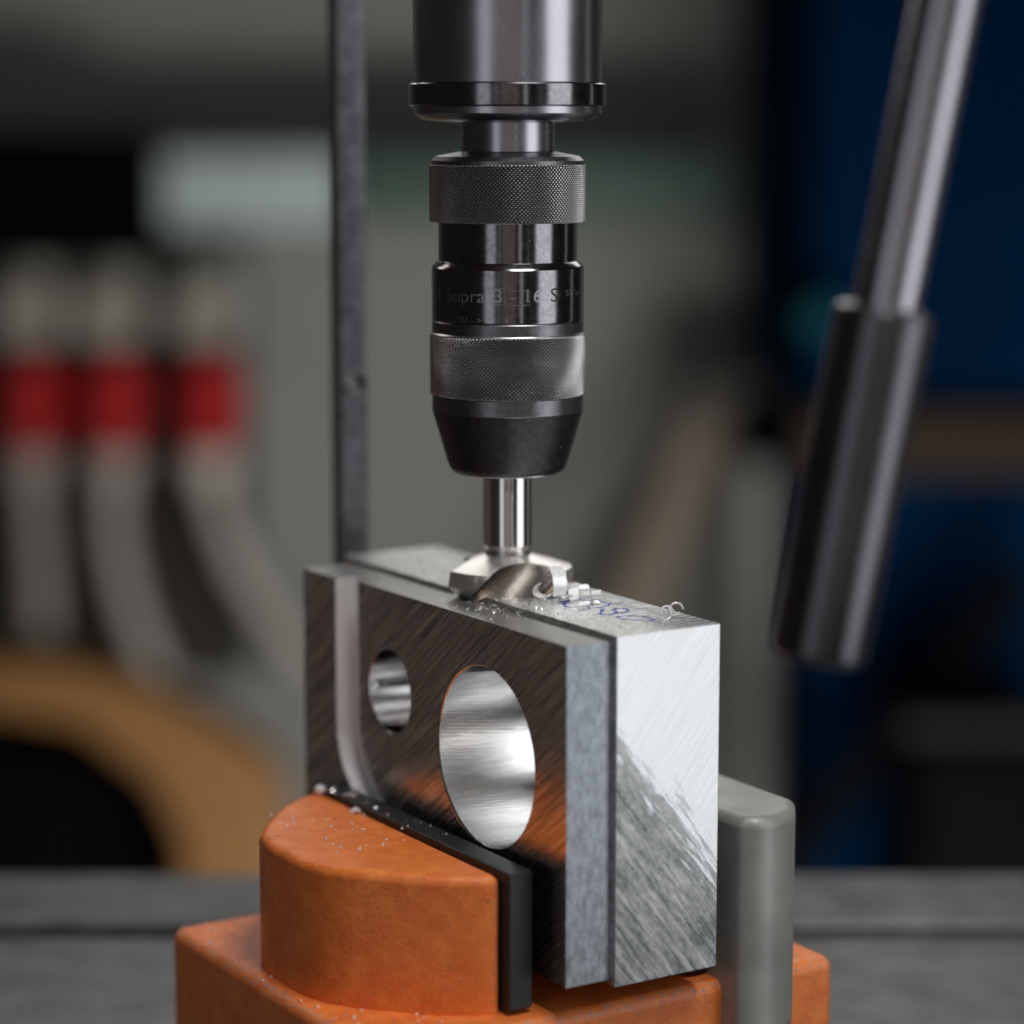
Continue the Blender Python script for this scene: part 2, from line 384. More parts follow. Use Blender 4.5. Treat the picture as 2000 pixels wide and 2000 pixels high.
# engraved lettering, wrapped round the body
def wrap_text(s, size, deg, z, r, mat, parent, name, squash=1.0, rot=False, spacing=1.0):
    cu = bpy.data.curves.new('t', 'FONT'); cu.body = s; cu.size = size; cu.align_x = 'CENTER'; cu.align_y = 'CENTER'
    cu.space_character = spacing; cu.extrude = 0.0; cu.resolution_u = 3
    o = bpy.data.objects.new('t', cu); COL.objects.link(o); dg = bpy.context.evaluated_depsgraph_get(); dg.update()
    me = bpy.data.meshes.new_from_object(o.evaluated_get(dg)); bpy.data.objects.remove(o)
    bm = bmesh.new(); bm.from_mesh(me)
    for v in bm.verts:
        x, y = v.co.x*squash, v.co.y
        if rot: x, y = -y, x
        t = R(deg) + x/r
        v.co = Vector((r*math.sin(t), -r*math.cos(t), z+y))
    return finish(name, bm, mat, parent, 0)
M_eng = turned('engraved_steel', (0.40, 0.39, 0.40), 0.38)
M_engd = turned('engraved_dark', (0.05, 0.05, 0.055), 0.5)
zt = 96.4-38; rt = 24.34+0.025
wrap_text('Supra', 6.0, -35, zt, rt, M_engd, chuck, 'engraving', 1.1)
wrap_text('Supra', 6.0, -34.4, zt-0.12, rt+0.01, M_eng, chuck, 'engraving', 1.1).scale = (1, 1, 1)
wrap_text('3 - 16', 6.0, 8, zt, rt, M_eng, chuck, 'engraving', 1.12)
wrap_text('S', 6.2, 37, zt, rt, M_engd, chuck, 'engraving', 1.1)
wrap_text('I', 6.0, -63, zt, rt, M_eng, chuck, 'engraving')
wrap_text('5/8"x16', 2.7, 61, zt+0.5, rt, M_rim, chuck, 'engraving', 1.3)
wrap_text('TU - >', 2.6, -30, zt-7.6, rt, M_eng, chuck, 'engraving', 1.3)
def wrap_frame(d0, d1, z0, z1, r, tk, mat, parent):
    bm = bmesh.new()
    def strip(a0, a1, b0, b1):
        n = max(1, int((a1-a0)/2)); pr = None
        for k in range(n+1):
            t = R(a0+(a1-a0)*k/n); q = [bm.verts.new((r*math.sin(t), -r*math.cos(t), b)) for b in (b0, b1)]
            if pr: bm.faces.new((pr[0], q[0], q[1], pr[1]))
            pr = q
    dt = math.degrees(tk/r)
    strip(d0, d1, z0, z0+tk); strip(d0, d1, z1-tk, z1); strip(d1-dt, d1, z0+tk, z1-tk)
    return finish('engraved_frame', bm, mat, parent, 0)
wrap_frame(-15, -2, zt-2.6, zt+2.6, rt, 0.14, M_eng, chuck)
wrap_frame(3, 16.5, zt-2.7, zt+1.9, rt, 0.12, M_eng, chuck)
finish('index_mark', box_bm(-0.35, -0.15, -24.40, -24.2, 87.9-38, 90.2-38), M_rim, chuck, 0)

# spindle above the chuck (outside the photograph's crop, it carries the chuck)
sp = empty('spindle', (-1.4, 0, 141), 0, 'round steel spindle coming down from the top of the picture into the chuck', 'spindle')
finish('quill', lathe_bm([(15, 0.1), (15, 9), (27, 10), (30, 12), (30, 150)], 128), M_lever, sp, 30)
finish('quill_ring', lathe_bm([(30.3, 14), (31.5, 14.6), (31.5, 21), (30.3, 21.6)], 128), M_black, sp, 30)

# ================================================================== countersink bit
bit = empty('countersink_bit', (-1.4, 0, 0), 0, 'steel three flute countersink with round shank cutting into the aluminium block', 'countersink')
finish('shank', lathe_bm([(7.4, 12.9), (7.98, 14.6), (7.98, 39.9)], 128), M_shank, bit, 12)
finish('shank_collar', lathe_bm([(7.0, 11.0), (7.45, 11.3), (7.5, 12.3), (7.5, 12.95)], 128), M_rim, bit, 12)
for dx in (0.0, 1.7, 3.0):
    wrap_text('0EEE0' if dx == 0 else 'HHHHH', 1.35, -2+dx*7.2, 34.6, 8.0, M_engd, bit, 'etched_mark', 1.0, True)
RH = 21.3
head_prof = [(0.6, -17.6), (RH-0.1, 1.9), (RH, 2.1), (RH, 6.4), (RH-0.5, 7.2), (7.2, 11.3), (6.0, 11.3)]
head = finish('head', lathe_bm(head_prof, 192), [M_cutter, M_flute], None, 25)
cuts = []
for k in range(3):
    az = R(21 + 120*k)
    rad = Vector((math.sin(az), -math.cos(az), 0)); tan = Vector((math.cos(az), math.sin(az), 0)); up = Vector((0, 0, 1))
    P = rad*21.5 + up*1.5 - tan*1.5
    d = (up*0.80 + rad*0.42 + tan*0.62).normalized()
    c = finish('cutter', cyl_between(P - d*40, P + d*40, 12.5, 96), M_flute, None, 30); cuts.append(c)
cut(head, cuts)
me = head.data
for poly in me.polygons:
    c = poly.center/S; r = math.hypot(c.x, c.y); nrm = poly.normal
    rad = Vector((c.x, c.y, 0)).normalized() if r > 0.1 else Vector((1, 0, 0))
    t = abs(nrm.dot(Vector((-rad.y, rad.x, 0))))
    on = abs(r-RH) < 0.15 or (c.z > 6.3 and nrm.z > 0.5 and nrm.dot(rad) > 0) or (c.z < 2.2 and nrm.z < -0.6 and nrm.dot(rad) > 0.5)
    poly.material_index = 0 if on else 1
me.shade_smooth(); me.set_sharp_from_angle(angle=R(28)); head.parent = bit
bevel(head, 0.10, 2, 40); head.data.set_sharp_from_angle(angle=R(17))

# ================================================================== the work: two aluminium pieces, frame at the near right end
OX, OY = 31.0, -81.0; RZ = math.atan2(-0.848, 0.530)
def W(a, b, z):                       # a: distance back along the length, b: depth, z: up -> world mm
    return Vector((OX - 0.530*a + 0.848*b, OY + 0.848*a + 0.530*b, z))
TCX, TCY = -(85.3-0.2), 16.6          # countersink axis in the work's frame
def frame_cone(dr=0.12):
    c = finish('cone', lathe_bm([(2.5, -40), (2.5, -17.6+1.9), (RH+dr+8, 2.0+8)], 128), M_cutter, None, 30)
    c.location = Vector((TCX, TCY, 0))*S; return c
# tool axis in the work's frame, exactly: invert W for the world origin
_d = Vector((-OX-1.4, -OY)); TCX = _d.x*0.530 + _d.y*(-0.848); TCY = _d.x*0.848 + _d.y*0.530

TAP = 0.02                                       # the large bore narrows with depth
def taper(y): return 28.5 - TAP*(y+16)
def bore_cut(cx, czz, prof):                       # prof: (y, radius) pairs, revolved round the bore's axis
    bm = bmesh.new(); n = 144; rings = []
    for y, r in prof: rings.append([bm.verts.new((cx+r*math.cos(2*math.pi*(k+.37)/n), y, czz+r*math.sin(2*math.pi*(k+.37)/n))) for k in range(n)])
    for p, q in zip(rings, rings[1:]):
        for k in range(n): bm.faces.new((p[k], p[(k+1) % n], q[(k+1) % n], q[k]))
    bm.faces.new(rings[0]); bm.faces.new(rings[-1]); bmesh.ops.recalc_face_normals(bm, faces=bm.faces)
    return finish('c', bm, M_bore_big, None, 30)
def cyl_y(cx, czz, r, y0, y1, n=144):
    return finish('c', cyl_between((cx, y0, czz), (cx, y1, czz), r, n), M_bore_big, None, 30)
# --- back block
blk = empty('aluminium_block', (OX, OY, 0), RZ, 'bright milled aluminium block with blue marker writing on its top, behind the holed plate', 'metal block')
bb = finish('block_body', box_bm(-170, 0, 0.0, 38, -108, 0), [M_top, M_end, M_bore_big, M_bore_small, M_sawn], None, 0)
bevel(bb, 0.30, 2)
cut(bb, [frame_cone(), bore_cut(-48.9, -44.9, [(-5, taper(-5)), (45, taper(45))]), cyl_y(-109.7, -35.5, 14.0, -5, 45)])
# --- holed plate in front, with a slot near its left end
pl = empty('machined_plate', (OX, OY, 0), RZ, 'dark reflecting aluminium plate with two round bores and a curved slot', 'metal plate')
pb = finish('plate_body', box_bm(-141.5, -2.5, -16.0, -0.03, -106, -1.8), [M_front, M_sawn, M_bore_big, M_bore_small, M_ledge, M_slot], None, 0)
# slot: curved band cut 4 mm into the face, open to the lug on the left
slot_r = [(-130.0, 5), (-130.0, -46), (-129.4, -54), (-127.2, -60), (-122.0, -66.5), (-105, -84), (-90, -110)]   # right wall of the slot (x,z)
slot_l = [(-139.5, 5), (-139.5, -50), (-138.8, -57), (-136.2, -64), (-131.5, -70), (-114, -88), (-100, -110)]
def curve2(pts, n=8): return [(p.x, p.y) for p in smooth_path([(a, b, 0) for a, b in pts], n)]
lug = finish('lug', prism_bm([(-163, -106), (-163, -1.8)] + [p for p in curve2(slot_l) if -106 < p[1] < -1.8][0:0] + [(-139.5, -1.8)] + [p for p in curve2(slot_l) if -105.9 < p[1] < -2.0] + [(-102.0, -106)], -19.6, -0.03, 'y'),
             [M_front, M_sawn, M_bore_big, M_bore_small, M_ledge, M_slot], None, 0)
cutr = finish('c', prism_bm(curve2(slot_l)[::-1] + curve2(slot_r), -30, -12.0, 'y'), M_slot, None, 0)
cut(pb, [cutr])
cut(pb, [lug], 'UNION')
bevel(pb, 0.85, 3)
cut(pb, [frame_cone(), bore_cut(-48.9, -44.9, [(-25, 29.3), (-16.25, 29.3), (-15.3, taper(-15.3)), (5, taper(5))]),
         bore_cut(-109.7, -35.5, [(-25, 14.8), (-16.25, 14.8), (-15.3, 14.0), (5, 14.0)])])
def classify(o, kinds):
    for p in o.data.polygons:
        c = p.center/S; n = p.normal; i = None
        for cx, czz, r, idx in kinds['bores']:
            if abs(math.hypot(c.x-cx, c.z-czz)-(taper(c.y) if idx == 2 else r)) < 1.2 and abs(n.y) < 0.85: i = idx
        if i is None: i = kinds['f'](c, n)
        p.material_index = i
BO = [(-48.9, -44.9, 28.5, 2), (-109.7, -35.5, 14.0, 3)]
def plate_f(c, n):
    if n.z > 0.9: return 4
    if n.x > 0.9 and c.x > -4: return 1
    if n.y < -0.9: return 5 if (c.y > -13 and c.y < -11) else 0
    if c.y < -11.9 and -145 < c.x < -85 and abs(n.y) < 0.5: return 5
    return 0
def block_f(c, n):
    if n.x > 0.9: return 1
    return 0
wnorm(bb); wnorm(pb)
classify(bb, {'bores': BO, 'f': block_f}); classify(pb, {'bores': BO, 'f': plate_f})
bb.parent = blk; pb.parent = pl
# small centre dots punched in the face
for a, z in ((121.2, -12.8), (87.0, -56.1)):
    finish('drilled_dot', cyl_between((-a, -16.06, z), (-a, -15.9, z), 0.75, 24), M_bore_small, pl, 30)
# blue marker strokes (a,b) along the top
INK = [[(55.0, 15.3), (55.5, 17.8), (56.6, 20.2), (53.3, 17.0), (49.9, 13.9), (46.4, 13.4), (45.5, 16.9)],
       [(55.4, 23.0), (52.0, 24.8), (50.0, 26.7), (45.9, 27.1), (43.8, 27.0), (41.4, 24.1), (40.9, 20.9), (41.8, 17.4)],
       [(45.0, 27.3), (43.1, 28.9), (42.4, 33.0)],
       [(38.3, 20.8), (32.8, 16.3), (31.7, 14.8), (30.1, 16.4), (29.5, 18.4), (31.6, 21.5), (35.8, 23.1)],
       [(36.5, 23.6), (36.1, 26.5), (32.6, 26.5), (29.8, 23.4), (29.9, 21.0), (31.2, 19.9)],
       [(25.2, 17.1), (24.6, 20.6), (22.4, 24.2), (18.7, 24.4), (15.0, 24.0), (14.9, 21.8), (18.3, 18.6), (21.4, 16.8), (24.9, 16.6)]]
bm = bmesh.new()
for st in INK:
    P = smooth_path([(-a, b, 0.03) for a, b in st], 8); pr = None
    for i, p in enumerate(P):
        t = (P[min(i+1, len(P)-1)]-P[max(i-1, 0)]).normalized(); nn = Vector((-t.y, t.x, 0))
        wd = 0.66*(0.75+0.35*math.sin(i*0.7)+0.15*random.random())
        q = (bm.verts.new(p+nn*wd), bm.verts.new(p-nn*wd))
        if pr: bm.faces.new((pr[0], q[0], q[1], pr[1]))
        pr = q
finish('marker_writing', bm, M_ink, blk, 0)

# ================================================================== vice
vice = empty('machine_vice', tuple(W(78, 10, -165)), RZ, 'orange painted machine vice gripping the plate and block', 'vice')
VX, VY, VZ = -78, 10, -165
def vloc(o):                                    # geometry below is written in the work's frame
    o.parent = vice; o.location = Vector((-VX, -VY, -VZ))*S; return o
bm = box_bm(-140.0, -15, -28.2, -19.75, -115, -72)
vloc(bevel(finish('jaw_plate', bm, M_jaw, None, 0), 0.6, 2))
outl = [(-136.5, -28.4), (-134.5, -34), (-131.5, -40), (-127, -46.5), (-119, -54.5), (-109, -63), (-100, -69), (-88, -72), (-67, -72), (-55, -69), (-46, -63), (-28, -46.5), (-20, -34), (-18.5, -28.4)]
jaw = finish('front_jaw', prism_bm(outl, -135, -73.2, 'z'), M_orange, None, 0)
bevel(jaw, 3.2, 4, 50); vloc(jaw)
bm = box_bm(-140.0, -15, 38.1, 46, -115, -72)
vloc(bevel(finish('jaw_plate', bm, M_jaw, None, 0), 0.6, 2))
rj = finish('rear_jaw', prism_bm([(-140, 46.2), (-2, 46.2), (3, 50), (4, 58), (0, 68), (-10, 76), (-132, 76), (-140, 68)], -135, -62, 'z'), M_greycast, None, 0)
bevel(rj, 4, 4, 40); vloc(rj)
vb = finish('vice_bed', box_bm(-150, -8, -78, 92, -165, -116.5), M_orange, None, 0); bevel(vb, 4, 3); vloc(vb)
for y in (-62, 78):
    vloc(bevel(finish('rail', box_bm(-8.5, 14, y-8, y+8, -165, -140), M_iron, None, 0), 1.5, 2))

tb = empty('drill_table', (0, 40, -200), 0, 'grey cast iron machine table under the orange vice', 'machine table')
t1 = finish('table_top', box_bm(-260, 260, -260, 190, 0, 34.8), M_iron, tb, 0)
c1 = finish('c', box_bm(-300, 300, -160, -144, 20, 50), M_iron, tb, 0); c2 = finish('c', box_bm(-300, 300, 104, 120, 20, 50), M_iron, tb, 0)
cut(t1, [c1, c2]); bevel(t1, 2.5, 3)
finish('table_stem', lathe_bm([(60, -1050), (60, -20), (90, -0.2)], 64), M_iron, tb, 30)

# ================================================================== depth stop bar and feed lever
bar = empty('depth_stop_bar', (-59.5, 110, -165), 0, 'flat black steel bar with a small hole standing behind the block', 'steel bar')
b1 = finish('bar_body', box_bm(-5.4, 5.4, -6, 6, 0, 400), M_bar, None, 0)
h = finish('c', cyl_between((1.0, -20, 221.5), (1.0, 20, 221.5), 2.7, 32), M_bar, None, 30)
cut(b1, [h]); bevel(b1, 1.0, 2)
b1.rotation_euler = (0, 0, R(19)); b1.parent = bar
pin = finish('pin', lathe_bm([(0.1, 0), (0.9, 0.15), (1.5, 0.8), (1.7, 1.7), (1.7, 4)], 24), M_rim, bar, 30)
pin.rotation_euler = (R(90), 0, 0); pin.location = Vector((2.2, -4.6, 219.6))*S

lev = empty('feed_lever', (79.9, -165, 11.5), 0, 'polished steel feed lever with a thicker round grip hanging at the right', 'lever')
lev.scale = (0.936,)*3
ax = Vector((0.178, 0.02, 1)).normalized(); rq = ax.to_track_quat('Z', 'Y').to_euler()
g = finish('grip', lathe_bm([(12.2, -0.4), (13.5, 0.6), (14.0, 2.2), (14.0, 96), (13.6, 98.2), (12.1, 99.2), (9.3, 99.6)], 96), M_grip, lev, 40); g.rotation_euler = rq
g = finish('shaft', lathe_bm([(9.2, 99.5), (9.2, 230)], 96), M_lever, lev, 30); g.rotation_euler = rq

# ================================================================== chips
def ribbon(path, width, thick, jag=0.0, seed=1, nw=4):
    """path: list of (s,z) in a vertical plane; ribbon extruded sideways along local y"""
    rnd = random.Random(seed); P = smooth_path([(a, 0, b) for a, b in path], 6); bm = bmesh.new(); rows = []
    for i, p in enumerate(P):
        t = (P[min(i+1, len(P)-1)]-P[max(i-1, 0)]).normalized(); nn = Vector((t.z, 0, -t.x))
        row = []
        e0 = rnd.uniform(-jag, jag); e1 = rnd.uniform(-jag, jag)
        for s in (1, -1):
            for j in range(nw+1):
                y = -width/2+width*j/nw + (e0 if j == 0 else e1 if j == nw else 0)
                wob = rnd.uniform(-0.04, 0.04)
                row.append(bm.verts.new(p + nn*(s*thick/2+wob) + Vector((0, y, 0))))
        rows.append(row)
    m = nw+1
    for a, b in zip(rows, rows[1:]):
        for j in range(nw):
            bm.faces.new((a[j], a[j+1], b[j+1], b[j])); bm.faces.new((a[m+j+1], a[m+j], b[m+j], b[m+j+1]))
        bm.faces.new((a[0], b[0], b[m], a[m])); bm.faces.new((a[nw], a[m+nw], b[m+nw], b[nw]))
    for r in (rows[0], rows[-1]):
        for j in range(nw): bm.faces.new((r[j], r[m+j], r[m+j+1], r[j+1]))
    bmesh.ops.recalc_face_normals(bm, faces=bm.faces); return bm
def chip(path, width, thick, pos, rot, label, jag=0.15, seed=1):
    o = finish('metal_chip', ribbon(path, width, thick, jag, seed), M_chip, None, 50)
    o.location = Vector(pos)*S; o.rotation_euler = [R(x) for x in rot]
    tag(o, label, 'metal chip', 'aluminium chips lying on the block and the vice'); return o
chip([(0, 0.2), (0.5, 3), (0.1, 5.6), (-1.0, 7.6), (-2.8, 9.2), (-4.6, 9.4), (-5.6, 8.4)], 5.0, 0.35, (15.2, -17.5, 0.2), (0, 0, -62), 'tall curled bright chip standing against the cutter head', 0.3, 3)
chip([(-2.0, 4.2), (-3.2, 2.8), (-3.0, 1.0), (-1.2, 0.2), (1.2, 0.3), (2.6, 1.6)], 4.6, 0.3, (10.6, -18.0, 0.05), (0, 0, -20), 'low rolled chip at the foot of the tall curled one', 0.3, 4)
chip([(0, 0.2), (0.2, 1.8), (0.0, 3.6)], 3.4, 0.3, (19.6, -22.5, 0.1), (0, -8, -66), 'square upright chip left of the blue writing', 0.2, 5)
chip([(0, 0.2), (0.3, 1.5), (0.1, 2.8)], 4.0, 0.3, (26.4, -20.6, 0.1), (0, 6, -52), 'square upright chip at the far side of the blue writing', 0.25, 6)
chip([(0, 0.2), (0.5, 1.0), (0.4, 2.1)], 4.2, 0.35, (22.3, -36.5, 0.1), (0, 0, -60), 'small lying chip nearest the camera over the blue writing', 0.25, 8)
chip([(-2.4, 0.3), (-1.6, 1.8), (0, 2.5), (1.8, 2.0), (2.4, 0.4)], 3.4, 0.25, (20.6, -8.0, 0.1), (0, 0, 12), 'arched chip beside the right edge of the cutter', 0.25, 9)
chip([(-2.6, 1.0), (0, 1.3), (2.6, 0.7)], 1.6, 0.3, (19.0, -13.5, 1.2), (0, 0, -10), 'narrow flat chip between the cutter and the square chips', 0.2, 10)
chip([(-1.6, 0.2), (-0.6, 1.2), (0.8, 1.0), (1.8, 2.0)], 3.0, 0.3, (16.8, -24.5, 0.1), (0, 0, -40), 'folded chip lying in front of the square upright chips', 0.25, 21)
chip([(0, 0.2), (0.9, 1.6), (0.4, 3.2), (-0.8, 3.6)], 3.0, 0.3, (23.0, -16.5, 0.1), (0, 0, -75), 'hooked chip between the arched chip and the far square chip', 0.25, 22)
chip([(-1.4, 0.2), (0, 0.9), (1.5, 0.3)], 2.2, 0.3, (26.0, -29.5, 0.1), (0, 0, -30), 'small flat chip lying across the blue writing', 0.25, 23)
def ring_chip(pos, r, tube, tilt, label, turns=1.15):
    pts = []
    for k in range(28):
        t = 2*math.pi*turns*k/27; pts.append(Vector((r*math.cos(t), 0.9*k/27*2, r*math.sin(t)+r)))
    o = finish('curled_chip', tube_bm(pts, tube, 8, 3), M_chip, None, 50)
    o.location = Vector(pos)*S; o.rotation_euler = [R(x) for x in tilt]
    tag(o, label, 'metal chip', 'aluminium chips lying on the block and the vice'); return o
ring_chip((47.5, -56, 0.1), 2.1, 0.28, (-8, 0, 25), 'thin ring shaped chip leaning near the right end of the block')
ring_chip((50.3, -52.5, 0.5), 2.1, 0.28, (6, 0, 20), 'second thin ring shaped chip just behind the first', 0.9)
chip([(-1.5, 0.3), (-1.8, 1.8), (-0.4, 2.7), (1.2, 2.2), (1.6, 0.6)], 2.6, 0.35, tuple(W(130.5, -31, -72.8)), (20, 0, 60), 'little curled chip on the orange vice jaw', 0.3, 12)
chip([(-3.2, 0.3), (-1.0, 0.8), (1.2, 0.5), (2.2, 1.8), (2.4, 3.2)], 1.2, 0.3, tuple(W(118, -25.5, -71.9)), (0, 0, -25), 'hooked thin chip lying on the black jaw plate', 0.2, 13)
chip([(-2.0, 0.3), (-0.4, 1.5), (1.2, 0.6)], 2.2, 0.3, tuple(W(103, -32, -73.0)), (10, 0, 10), 'flat bent chip at the edge of the orange jaw', 0.3, 14)
# specks: too many and too small to count
def specks(name, pts, label, smin, smax, seed):
    rnd = random.Random(seed); bm = bmesh.new()
    for p in pts:
        s = smin + (smax-smin)*rnd.random()**3
        M = Euler((rnd.uniform(0, 6), rnd.uniform(0, 6), rnd.uniform(0, 6))).to_matrix()
        v = [bm.verts.new(Vector(p) + M @ Vector(c)*s) for c in ((1, 0, -.4), (-.6, .8, -.4), (-.5, -.8, -.3), (0, 0, .8))]
        for f in ((0, 1, 2), (0, 3, 1), (1, 3, 2), (2, 3, 0)): bm.faces.new([v[i] for i in f])
    o = finish(name, bm, M_chip, None, 0); tag(o, label, 'metal swarf', kind='stuff'); return o
rnd = random.Random(3); P = []
for k in range(150):
    a = rnd.uniform(3, 160); b = rnd.uniform(2, 37); P.append(W(a, b, 0.08))
for k in range(60): P.append(W(rnd.gauss(75, 22), rnd.uniform(-15, -1), -1.7))
for k in range(120): P.append(W(rnd.gauss(66, 9), rnd.gauss(1, 7), 0.1))
P = [p for p in P if math.hypot(p.x, p.y) > 19.5 and blk]
P = [p if True else p for p in P]
Q = []
for p in P:
    b = (p.x-OX)*0.848 + (p.y-OY)*0.530
    if b < 0.3: p = Vector((p.x, p.y, -1.7))
    if b > -15.5: Q.append(p)
specks('swarf_specks', Q, 'tiny aluminium swarf specks scattered on the block top', 0.12, 0.62, 4)
bm = bmesh.new()
for a, b, z, r in ((148.6, -16.7, -1.5, .45), (137.8, -10.7, -1.5, .5), (129.5, -8.8, -1.5, .5), (146.7, 17.6, .2, .5), (125.7, 6.7, .2, .45), (105, 24, .2, .3), (30, -6, -1.6, .3), (12, 9, .2, .3),
                   (96, -14, -1.7, .3), (74, -11, -1.7, .25), (70, -9, -1.7, .2), (66, -12, -1.7, .2), (33, 12, .1, .25), (24, 34, .2, .35)):
    bmesh.ops.create_icosphere(bm, subdivisions=2, radius=r, matrix=Matrix.Translation(W(a, b, z)))
tag(finish('swarf_beads', bm, M_shank, None, 60), 'round bright swarf beads sparkling on the block top and ledge', 'metal swarf', kind='stuff')
P = [W(rnd.uniform(60, 136), rnd.uniform(-60, -21), -72.9) for k in range(260)]
P = [Vector((p.x, p.y, -71.8)) if ((p.x-OX)*0.848 + (p.y-OY)*0.530) > -28 else p for p in P]
P = [p for p in P if ((p.x-OX)*0.848 + (p.y-OY)*0.530) > -28 or ((OX-p.x)*0.530+(p.y-OY)*0.848) < 118]
specks('swarf_specks', P, 'tiny aluminium swarf specks scattered on the vice jaw', 0.12, 0.65, 6)
P = [W(rnd.uniform(-5, 150), rnd.uniform(-77, -40), -116.3+165-165) for k in range(160)]
P = [W(rnd.uniform(-5, 150), rnd.uniform(-77, -40), -116.3) for k in range(160)] + [Vector((rnd.uniform(-200, 200), rnd.uniform(-250, -60), -165)) for k in range(200)]
specks('swarf_specks', P, 'aluminium swarf flakes scattered over the vice bed and the table', 0.2, 1.0, 11)
P = []
for k in range(150):
    t = rnd.uniform(-1.4, 1.4); z = rnd.uniform(42, 118)
    r = 19.35+(z-41.4)*0.2927 if z < 57.9 else 24.35 if z < 63.7 else 25.02 if z < 83.2 else 24.36 if z < 105 else 22.16
    P.append((r*math.sin(t), -r*math.cos(t), z))
specks('metal_dust', P, 'fine bright metal dust clinging to the chuck', 0.06, 0.19, 8)

# ================================================================== background, far out of focus
def bgm(*a, **k):
    m = plain(*a, **k); m.node_tree.nodes['Principled BSDF'].inputs['Specular IOR Level'].default_value = 0.02; return m
M_red = plain('red_plug_plastic', (0.48, 0.014, 0.016), 0.25, 0, 0.2)
M_pale = plain('pale_grey_plastic', (0.36, 0.34, 0.30), 0.5)
M_cable = plain('light_grey_cable', (0.52, 0.49, 0.44), 0.5)
M_cable2 = plain('dull_grey_cable', (0.40, 0.365, 0.33), 0.6)
M_dark = bgm('black_rubber', (0.0022, 0.0022, 0.0026), 0.8)
M_blue = bgm('dark_blue_enamel', (0.0004, 0.010, 0.032), 0.85, 0, 0.2, 0.004)
M_brown = plain('weathered_wood', (0.26, 0.205, 0.15), 0.7)
M_ochre = plain('ochre_hose', (0.17, 0.075, 0.014), 0.7)
M_green_lit = plain('green_enamel_lit', (0.46, 0.54, 0.54), 0.5, 0, 0.06, 0.004)  # lit end of the cabinet, light falloff put into the colour
M_green_dim = plain('green_enamel_dim', (0.035, 0.085, 0.06), 0.5, 0, 0.1, 0.004)  # same cabinet farther from the light, dimness put into the colour
# px: at Y=2900 one photograph pixel is about 0.745 mm
CX, CZc = 0, -424.0
def B(u, v, y=2900):
    """place a far point at depth y (mm) from its direction seen from the camera's stand"""
    p = math.atan(0.152); f = 5000.0
    d = Vector((u-1000, f*math.cos(p)+(1000-v)*math.sin(p), -f*math.sin(p)+(1000-v)*math.cos(p)))
    t = (y+823)/d.y; return Vector((0, -823, 150)) + d*t
def bgbox(name, u0, u1, v0, v1, y, depth, mat, parent=None, loc=None, bev=6):
    a = B(u0, v1, y); b = B(u1, v0, y)
    o = finish(name, box_bm(a.x, b.x, y, y+depth, a.z, b.z), mat, None, 0); bevel(o, bev, 3)
    return o
SK = [(-5, 'red industrial plug at the left edge of the picture'), (1, ''), (2, '')]
for i, (u, lab) in enumerate(((68, 'red industrial plug in its grey wall socket, leftmost of three'), (228, 'dark red industrial plug in its grey wall socket, middle of three'), (415, 'bright red industrial plug in its grey wall socket, rightmost of three'))):
    c = B(u, 800, 2880); t = empty('power_plug', tuple(c), 0, lab, 'power plug', 'red plugs in the wall sockets')
    def prt(name, bmx, mat, sm=30): return finish(name, bmx, mat, t, sm)
    prt('plug_body', cyl_between((0, -10, 66), (0, -40, -58), 38, 32, None, 32), M_red)
    prt('plug_collar', cyl_between((0, -8, 30), (0, -22, -6), 46, 32), M_red)
    prt('cable_gland', cyl_between((0, -40, -58), (0, -44, -104), 38, 32, None, 28), M_cable if i == 2 else M_cable2)
    end = {0: [(0, -44, -90), (6, -40, -180), (10, -36, -320)], 1: [(0, -44, -90), (0, -50, -180), (22, -44, -290), (62, -36, -400), (80, -30, -470)],
           2: [(0, -44, -90), (14, -50, -150), (50, -50, -240), (110, -40, -330), (190, -30, -410), (280, -30, -450), (400, -30, -470)]}[i]
    prt('cable', tube_bm(end, 20, 16), M_cable2)
    s = B(u-20, 590, 2920); so = empty('wall_socket', (s.x, 2960, s.z), 0, ['pale grey wall socket above the leftmost red plug', 'pale grey wall socket above the middle red plug', 'pale grey wall socket above the rightmost red plug'][i], 'wall socket', 'sockets on the wall')
    o = finish('socket_housing', box_bm(-48, 48, -60, 138, -62, 60), M_pale, so, 0); bevel(o, 14, 3)
    o = finish('socket_lid', cyl_between((0, -62, 10), (0, -86, -14), 40, 32), M_pale, so, 30)
r = bgbox('dark_wall_sheet', -160, 470, 470, 1330, 3005, 90, bgm('dark_sheet_tone', (0.040, 0.036, 0.032), 0.7)); tag(r, 'dark grey sheet added over the darker left part of the wall, behind the red plugs and their cables', 'panel')  # added sheet that darkens the left part of the wall
o = bgbox('wall_cabinet', 318, 672, 300, 446, 2800, 290, M_green_lit); tag(o, 'green wall cabinet at the upper left, its lit end painted paler', 'cabinet')
o = bgbox('wall_cabinet', 690, 1440, 300, 425, 2800, 290, M_green_dim); tag(o, 'long dim part of the green wall cabinet behind the chuck, painted darker', 'cabinet')
o = bgbox('hanging_cloth', -80, 300, 250, 520, 2780, 60, M_dark); tag(o, 'black cover hanging at the upper left', 'cover')
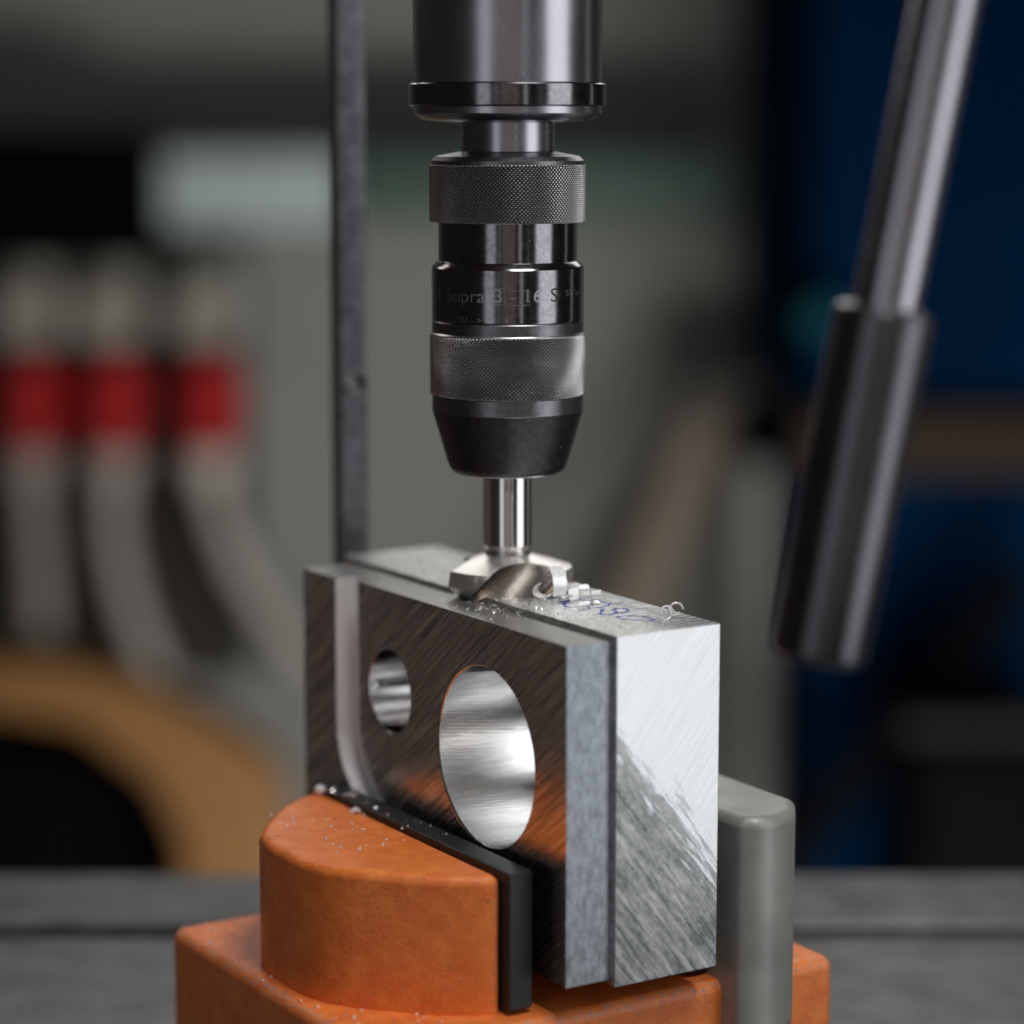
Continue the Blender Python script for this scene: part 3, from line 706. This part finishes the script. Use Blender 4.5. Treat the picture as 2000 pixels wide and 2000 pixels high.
# ochre machine guard, lower left
gp = [(-90, 1285), (110, 1290), (240, 1320), (400, 1405), (500, 1465), (548, 1540), (556, 1700), (540, 2080), (350, 2080), (345, 1650), (290, 1535), (150, 1425), (-90, 1385)]
P = [B(u, v, 1900) for u, v in gp]
g = finish('machine_guard', prism_bm([(p.x, p.z) for p in P], 1900, 1990, 'y'), M_ochre, None, 0); bevel(g, 14, 4, 15)
tag(g, 'ochre yellow bent machine guard at the lower left', 'machine guard')
hk = B(60, 1480, 1950); o = finish('guard_dark_infill', prism_bm([(-160, -330), (150, -330), (165, -120), (60, -20), (-160, 10)], 0, 200, 'y'), M_dark, None, 0); bevel(o, 10, 3)  # black block added to fill the dark interior behind the guard
o.location = Vector((hk.x, 1990, hk.z))*S; tag(o, 'black block filling the dark interior behind the ochre machine guard', 'box'); o.name = 'guard_infill'
# right: blue machine
bl = empty('blue_machine', tuple(B(1800, 1700, 2300)), 0, 'large dark blue machine cabinet on the right', 'machine')
def into(o, par):
    o.parent = par; o.location = -par.location; return o
into(bgbox('cabinet_body', 1560, 2120, -120, 2080, 2300, 500, M_blue), bl)
into(bgbox('side_panel', 1500, 1558, -120, 760, 2320, 400, bgm('black_blue_enamel', (0.0005, 0.004, 0.009), 0.85)), bl)
into(bgbox('brown_rail', 1560, 2120, 800, 935, 2262, 36, bgm('brown_strip', (0.030, 0.022, 0.016), 0.8)), bl)
kn = B(1610, 625, 2240); o = finish('teal_highlight', cyl_between((kn.x, 2230, kn.z), (kn.x, 2299, kn.z), 24, 32), bgm('teal_highlight_paint', (0.006, 0.05, 0.065), 0.5), None, 30); into(o, bl)  # disc added for a blurred teal highlight, put into its colour
o = finish('drain_hose', tube_bm([tuple(B(1990, 1100, 2150)), tuple(B(1900, 1235, 2140)), tuple(B(1760, 1400, 2130)), tuple(B(1640, 1540, 2130)), tuple(B(1540, 1680, 2130)), tuple(B(1480, 1900, 2130))], 27, 14), M_dark, None, 40)
tag(o, 'thick black hose running diagonally in front of the blue machine', 'hose')
o = bgbox('motor_housing', 1770, 2080, 1455, 1980, 2000, 220, M_dark, bev=30); tag(o, 'black motor housing at the lower right', 'motor')
o = bgbox('metal_tray', 1760, 2080, 1405, 1445, 1990, 240, bgm('grey_tray', (0.018, 0.016, 0.015), 0.7)); tag(o, 'dull grey tray on top of the black motor housing', 'tray')
# post, plank, arm
o = bgbox('support_post', 1432, 1530, 905, 2100, 2700, 90, plain('light_grey_paint', (0.34, 0.34, 0.32), 0.5)); tag(o, 'light grey upright post left of the blue machine', 'post')
o = bgbox('post_cap', 1452, 1562, 830, 900, 2680, 120, M_dark); tag(o, 'black cap on top of the light grey post', 'cap')
def plank(pts, y, t, mat, label, cat, name):
    P = [B(u, v, y) for u, v in pts]
    o = finish(name, prism_bm([(p.x, p.z) for p in P], y, y+t, 'y'), mat, None, 0); bevel(o, 4, 2); tag(o, label, cat); return o
plank([(1350, 800), (1430, 790), (1400, 900), (1290, 1180), (1180, 1420), (1110, 1420), (1230, 1100)], 2850, 30, M_brown, 'weathered wooden board leaning against the wall', 'board', 'wooden_board')
plank([(1345, 735), (1372, 745), (1200, 1010), (1000, 1290), (980, 1270)], 2830, 20, plain('dark_bar', (0.06, 0.055, 0.05), 0.6), 'thin dark bar slanting left of the wooden board', 'bar', 'slanted_bar')
plank([(1345, 745), (1600, 735), (1600, 830), (1330, 815)], 2780, 120, plain('dark_brown_beam', (0.05, 0.042, 0.035), 0.6), 'dark beam between the wooden board and the blue machine', 'beam', 'dark_beam')
